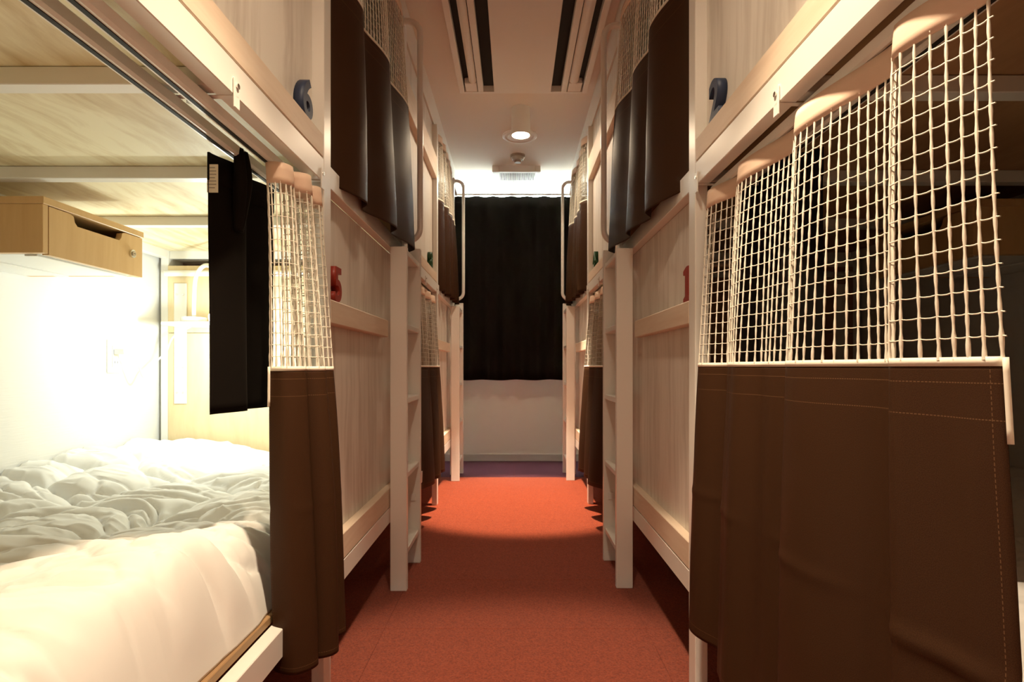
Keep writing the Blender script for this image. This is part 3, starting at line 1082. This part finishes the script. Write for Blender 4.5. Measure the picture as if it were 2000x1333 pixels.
def duvet(s, label, seed, nx=250, ny=420):
    x0, x1, y0, y1 = 0.482, 1.408, 0.425, 2.262
    gx = np.linspace(0, 1, nx + 1)
    gy = np.linspace(0, 1, ny + 1)
    U, V = np.meshgrid(gx, gy)
    X = x0 + (x1 - x0) * U
    Y = y0 + (y1 - y0) * V
    r = np.random.default_rng(seed)
    # lumps
    wx = X + 0.09 * (vnoise(X, Y, 5, seed + 1) - 0.5) + 0.03 * (vnoise(X, Y, 14, seed + 2) - 0.5)
    wy = Y + 0.09 * (vnoise(X, Y, 5, seed + 3) - 0.5) + 0.03 * (vnoise(X, Y, 14, seed + 4) - 0.5)
    pts = []
    while len(pts) < 30:
        p = np.array([r.uniform(x0, x1), r.uniform(y0, y1)])
        if all(np.hypot((p[0] - q[0]) / 1.35, p[1] - q[1]) > 0.145 for q in pts):
            pts.append(p)
    pts = np.array(pts)
    P = np.stack([(wx / 1.35).ravel(), wy.ravel()], 1)
    f1, f2 = worley(P, pts / np.array([1.35, 1.0]))
    e = np.clip((f2 - f1) / 0.13, 0, 1.0).reshape(X.shape)
    puff = np.sqrt(e + 0.0009) * (1.35 - 0.35 * e)
    # secondary folds: elongated cells with creases between them
    pts2 = np.stack([r.uniform(x0, x1, 150), r.uniform(y0, y1, 150)], 1)
    st = np.array([2.3, 1.0])
    wx2 = X + 0.10 * (vnoise(X, Y, 6, seed + 21) - 0.5) + 0.05 * (vnoise(X, Y, 13, seed + 22) - 0.5)
    wy2 = Y + 0.16 * (vnoise(X, Y, 5, seed + 23) - 0.5) + 0.05 * (vnoise(X, Y, 13, seed + 24) - 0.5)
    P2 = np.stack([(wx2 / 2.3).ravel(), wy2.ravel()], 1)
    g1 = np.empty(P2.shape[0])
    g2 = np.empty(P2.shape[0])
    for c0 in range(0, P2.shape[0], 20000):
        g1[c0:c0 + 20000], g2[c0:c0 + 20000] = worley(P2[c0:c0 + 20000], pts2 / st)
    e2 = np.clip((g2 - g1) / 0.06, 0, 1).reshape(X.shape)
    puff2 = np.sqrt(e2 + 0.002) * (1.4 - 0.4 * e2)
    w2 = vnoise(X + 0.06 * vnoise(X, Y, 9, seed + 8), Y * 2.2 + 0.05 * vnoise(X, Y, 8, seed + 9), 17, seed + 7)
    rid2 = 1 - np.abs(2 * w2 - 1)
    big = vnoise(X, Y, 2.2, seed + 9)
    rough_ = vnoise(X, Y, 4.0, seed + 30)
    Z = 0.365 + 0.060 * puff + 0.075 * big + 0.020 * puff2 * (0.35 + 0.9 * rough_) + 0.005 * rid2 ** 3
    Z += 0.012 * np.clip((X - 0.9) / 0.5, 0, 1) + 0.03 * np.clip((Y - 1.3) / 0.9, 0, 1)
    # smooth flap laid over the near end
    edge = 1.055 + 0.05 * np.sin(X * 9.0) + 0.03 * (vnoise(X, Y, 6, seed + 10) - 0.5)
    fl_ = np.clip((edge - Y) / 0.05, 0, 1)
    fl_ = np.sqrt(fl_ * (2 - fl_) + 1e-6)
    flapz = 0.425 + 0.055 * big + 0.020 * vnoise(X, Y, 7, seed + 11) + 0.018 * puff2 * (0.2 + rough_) + 0.022 * puff + 0.004 * rid2 ** 3
    Z = Z * (1 - fl_) + np.maximum(flapz, Z * 0.25 + flapz * 0.75) * fl_
    # roll down at the corridor edge and the ends
    def roll(t, w):
        t = np.clip(t / w, 0, 1)
        return np.sqrt(t * (2 - t) + 1e-9)
    wob = 0.010 * (vnoise(Y, X * 0, 7, seed + 12) - 0.5)
    k = roll(X - x0, 0.085 + wob * 3) * roll(Y - y0, 0.06) * roll(y1 - Y, 0.05)
    Z = 0.318 + (Z - 0.318) * np.clip(k, 0, 1)
    kk = np.clip(k, 0, 1)
    tw = vnoise(Y + 0.4 * X, X * 0.25, 15, seed + 14)
    tuck = 1 - np.abs(2 * tw - 1)
    mid_ = kk * (1 - kk) * 4
    Z += mid_ * (0.020 * (puff2 - 0.7) - 0.016 * tuck ** 3)
    Z = np.maximum(Z, 0.316)
    Xe = X - 0.012 * (1 - kk) * (vnoise(Y, X, 16, seed + 13) - 0.3) + 0.010 * mid_ * tuck ** 2
    verts = np.stack([s * Xe.ravel(), Y.ravel(), Z.ravel()], 1)
    c = np.array([s * 0.945, 1.34, 0.3135])
    # skirt down to the base all round
    idx = np.arange((nx + 1) * (ny + 1)).reshape(ny + 1, nx + 1)
    a = idx[:-1, :-1].ravel()
    faces = np.stack([a, a + 1, a + nx + 2, a + nx + 1], 1)
    ring = np.concatenate([idx[0, :], idx[1:, -1], idx[-1, -2::-1], idx[-2:0:-1, 0]])
    low = verts[ring].copy()
    low[:, 2] = 0.3135
    base = len(verts)
    verts = np.concatenate([verts, low])
    n = len(ring)
    sk_ = np.array([[ring[i], base + i, base + (i + 1) % n, ring[(i + 1) % n]] for i in range(n)])
    faces = np.concatenate([faces, sk_])
    if s > 0:
        pass
    else:
        faces = faces[:, ::-1]
    me = bpy.data.meshes.new('duvet')
    me.from_pydata((verts - c).tolist(), [], faces.tolist() + [list(range(base, base + n)) if s < 0 else list(range(base + n - 1, base - 1, -1))])
    me.materials.append(MATS['duvet_white'])
    for p in me.polygons:
        p.use_smooth = True
    o = bpy.data.objects.new('duvet', me)
    place(o, None, c)
    return tag(o, label, 'duvet', 'white duvets')


duvet(-1, 'rumpled white duvet spread over the left lower bunk', 41)
duvet(1, 'rumpled white duvet behind the curtain on the right lower bunk', 77, 140, 240)

# ------------------------------------------------------------------ ceiling fittings
# two-way air conditioner cassette
AX0, AX1, AY0, AY1, AZ = -0.298, 0.414, 2.10, 3.185, 2.334
ac = empty('air_conditioner', ((AX0 + AX1) / 2, (AY0 + AY1) / 2, AZ), 'long white ceiling air conditioner with dark slots', 'air conditioner')
W = AX1 - AX0
fx = lambda f: AX0 + W * f
bm = bmesh.new()
add_box(bm, fx(0), fx(0.04), AY0, AY1, AZ, CEIL, 0.002)
add_box(bm, fx(0.96), fx(1), AY0, AY1, AZ, CEIL, 0.002)
add_box(bm, fx(0.04), fx(0.96), AY1 - 0.018, AY1, AZ, CEIL, 0.002)
add_box(bm, fx(0.04), fx(0.96), AY0, AY0 + 0.018, AZ, CEIL, 0.002)
fr = from_bm('frame', bm, 'ac_white', ac)
box('cavity', fx(0.04), fx(0.96), AY0 + 0.018, AY1 - 0.018, CEIL - 0.004, CEIL - 0.001, 'dark_slot', ac, 0)
box('centre_panel', fx(0.272), fx(0.715), AY0 + 0.02, AY1 - 0.020, AZ - 0.004, CEIL - 0.005, 'ac_white', ac, 0.003)
for a, c in ((0.148, 0.190), (0.795, 0.838)):
    box('divider', fx(a), fx(c), AY0 + 0.018, AY1 - 0.018, AZ, CEIL - 0.005, 'ac_white', ac, 0.002)
for a, c, sg in ((0.052, 0.142, 1), (0.845, 0.948, -1)):
    # rounded louver vane, stopping short of an end block
    poly = []
    xa, xb = fx(a + (0.034 if sg > 0 else 0.0)), fx(c - (0.0 if sg > 0 else 0.034))
    for k in range(9):
        t = k / 8
        poly.append((xa + (xb - xa) * t, AZ + 0.010 - 0.012 * math.sin(PI * t)))
    for k in range(9):
        t = 1 - k / 8
        poly.append((xa + (xb - xa) * t, AZ + 0.016 - 0.006 * math.sin(PI * t)))
    o = prism('louver', poly, 'Y', AY0 + 0.085, AY1 - 0.115, 'ac_white', ac)
    shade_auto(o, 0.7)
    for ya, yb in ((AY1 - 0.110, AY1 - 0.019), (AY0 + 0.019, AY0 + 0.08)):
        box('end_block', fx(a), fx(c), ya, yb, AZ + 0.001, CEIL - 0.005, 'ac_white', ac, 0.003)


def downlight(y, x, label, name='downlight', flood=1.0, cut=170, soft=0.4, beam=1.0, cone=42):
    root = empty(name, (x, y, CEIL - 0.163), label, 'ceiling light', 'cylinder downlights')
    bm = bmesh.new()
    n = 40
    R, r, z0, z1 = 0.0585, 0.054, CEIL - 0.163, CEIL
    rings = []
    for rr, zz in ((R, z1), (R, z0 + 0.002), (R - 0.001, z0), (r, z0), (r, z0 + 0.03), (0.001, z0 + 0.03)):
        rings.append([bm.verts.new((x + rr * math.cos(2 * PI * k / n), y + rr * math.sin(2 * PI * k / n), zz)) for k in range(n)])
    for i in range(len(rings) - 1):
        for k in range(n):
            bm.faces.new((rings[i][k], rings[i][(k + 1) % n], rings[i + 1][(k + 1) % n], rings[i + 1][k]))
    bmesh.ops.recalc_face_normals(bm, faces=bm.faces)
    o = from_bm('housing', bm, 'white_steel', root)
    shade_auto(o)
    bm = bmesh.new()
    bmesh.ops.create_circle(bm, cap_ends=True, segments=36, radius=0.052)
    for v in bm.verts:
        v.co = Vector((x + v.co.x, y - v.co.y, z0 + 0.004))
    bmesh.ops.recalc_face_normals(bm, faces=bm.faces)
    g = from_bm('lens', bm, 'downlight_glow', root)
    for nm, e, ang, bl in (('beam_light', DOWN_NARROW * beam, cone, 0.35), ('flood_light', DOWN_WIDE * flood, cut, soft)):
        d = bpy.data.lights.new(nm, 'SPOT')
        d.energy = e
        d.color = WARM
        d.spot_size = math.radians(ang)
        d.spot_blend = bl
        d.shadow_soft_size = 0.045
        lo = bpy.data.objects.new(nm, d)
        place(lo, root, (x, y, z0 - 0.012))
    return root


downlight(3.46, 0.048, 'lit white cylinder downlight on the corridor ceiling behind the air conditioner')
downlight(0.76, 0.02, 'lit white cylinder downlight above the near end of the corridor', flood=1.35, cut=124, soft=0.8, beam=0.31, cone=62)
downlight(-1.0, 0.02, 'added white cylinder fill downlight, unseen behind the viewer')  # invented lamp out of view, added to raise the ambient light

# flush ring behind the downlight
rg = empty('ceiling_ring', (0.045, 3.86, CEIL - 0.012), 'round flush ring set in the ceiling behind the lit downlight', 'ceiling fitting')
bm = bmesh.new()
n = 48
prof = [(0.118, CEIL), (0.118, CEIL - 0.006), (0.110, CEIL - 0.012), (0.098, CEIL - 0.012), (0.094, CEIL - 0.004), (0.082, CEIL - 0.004),
        (0.080, CEIL - 0.009), (0.0, CEIL - 0.009)]
rings = []
for rr, zz in prof:
    rr = max(rr, 0.0005)
    rings.append([bm.verts.new((0.045 + rr * math.cos(2 * PI * k / n), 3.86 + rr * math.sin(2 * PI * k / n), zz)) for k in range(n)])
for i in range(len(rings) - 1):
    for k in range(n):
        bm.faces.new((rings[i][k], rings[i][(k + 1) % n], rings[i + 1][(k + 1) % n], rings[i + 1][k]))
bmesh.ops.recalc_face_normals(bm, faces=bm.faces)
o = from_bm('trim', bm, 'ac_white', rg)
shade_auto(o)

# smoke detector
sd = empty('smoke_detector', (0.034, 4.22, CEIL - 0.055), 'small round smoke detector on the ceiling before the vent', 'smoke detector')
cyl('base', (0.034, 4.22, CEIL - 0.010), 0.054, 0.020, 'Z', 'detector_plastic', sd, 36)
cyl('body', (0.034, 4.22, CEIL - 0.029), 0.038, 0.020, 'Z', 'detector_plastic', sd, 36, 0.052)
cyl('sensor', (0.034, 4.22, CEIL - 0.047), 0.024, 0.016, 'Z', 'detector_plastic', sd, 28, 0.026)

# ventilation grille
VX0, VX1, VY0, VY1, VZ = -0.165, 0.215, 4.43, 4.735, CEIL - 0.050
vg = empty('ceiling_vent', (0.025, 4.59, VZ), 'square white ceiling vent with fine slats near the window', 'vent')
bm = bmesh.new()
gx0, gx1, gy0, gy1 = -0.108, 0.172, 4.462, 4.722
add_box(bm, VX0, gx0, VY0, VY1, VZ, CEIL, 0.004)
add_box(bm, gx1, VX1, VY0, VY1, VZ, CEIL, 0.004)
add_box(bm, gx0, gx1, VY0, gy0, VZ, CEIL, 0.002)
add_box(bm, gx0, gx1, gy1, VY1, VZ, CEIL, 0.002)
from_bm('frame', bm, 'ac_white', vg)
box('duct', gx0, gx1, gy0, gy1, VZ + 0.03, VZ + 0.032, 'dark_slot', vg, 0)
bm = bmesh.new()
ns = 30
for k in range(ns):
    xc = gx0 + (k + 0.5) * (gx1 - gx0) / ns
    add_box(bm, xc - 0.0017, xc + 0.0017, gy0, gy1, VZ + 0.001, VZ + 0.018)
tag(from_bm('slats', bm, 'ac_white', vg), kind='stuff')
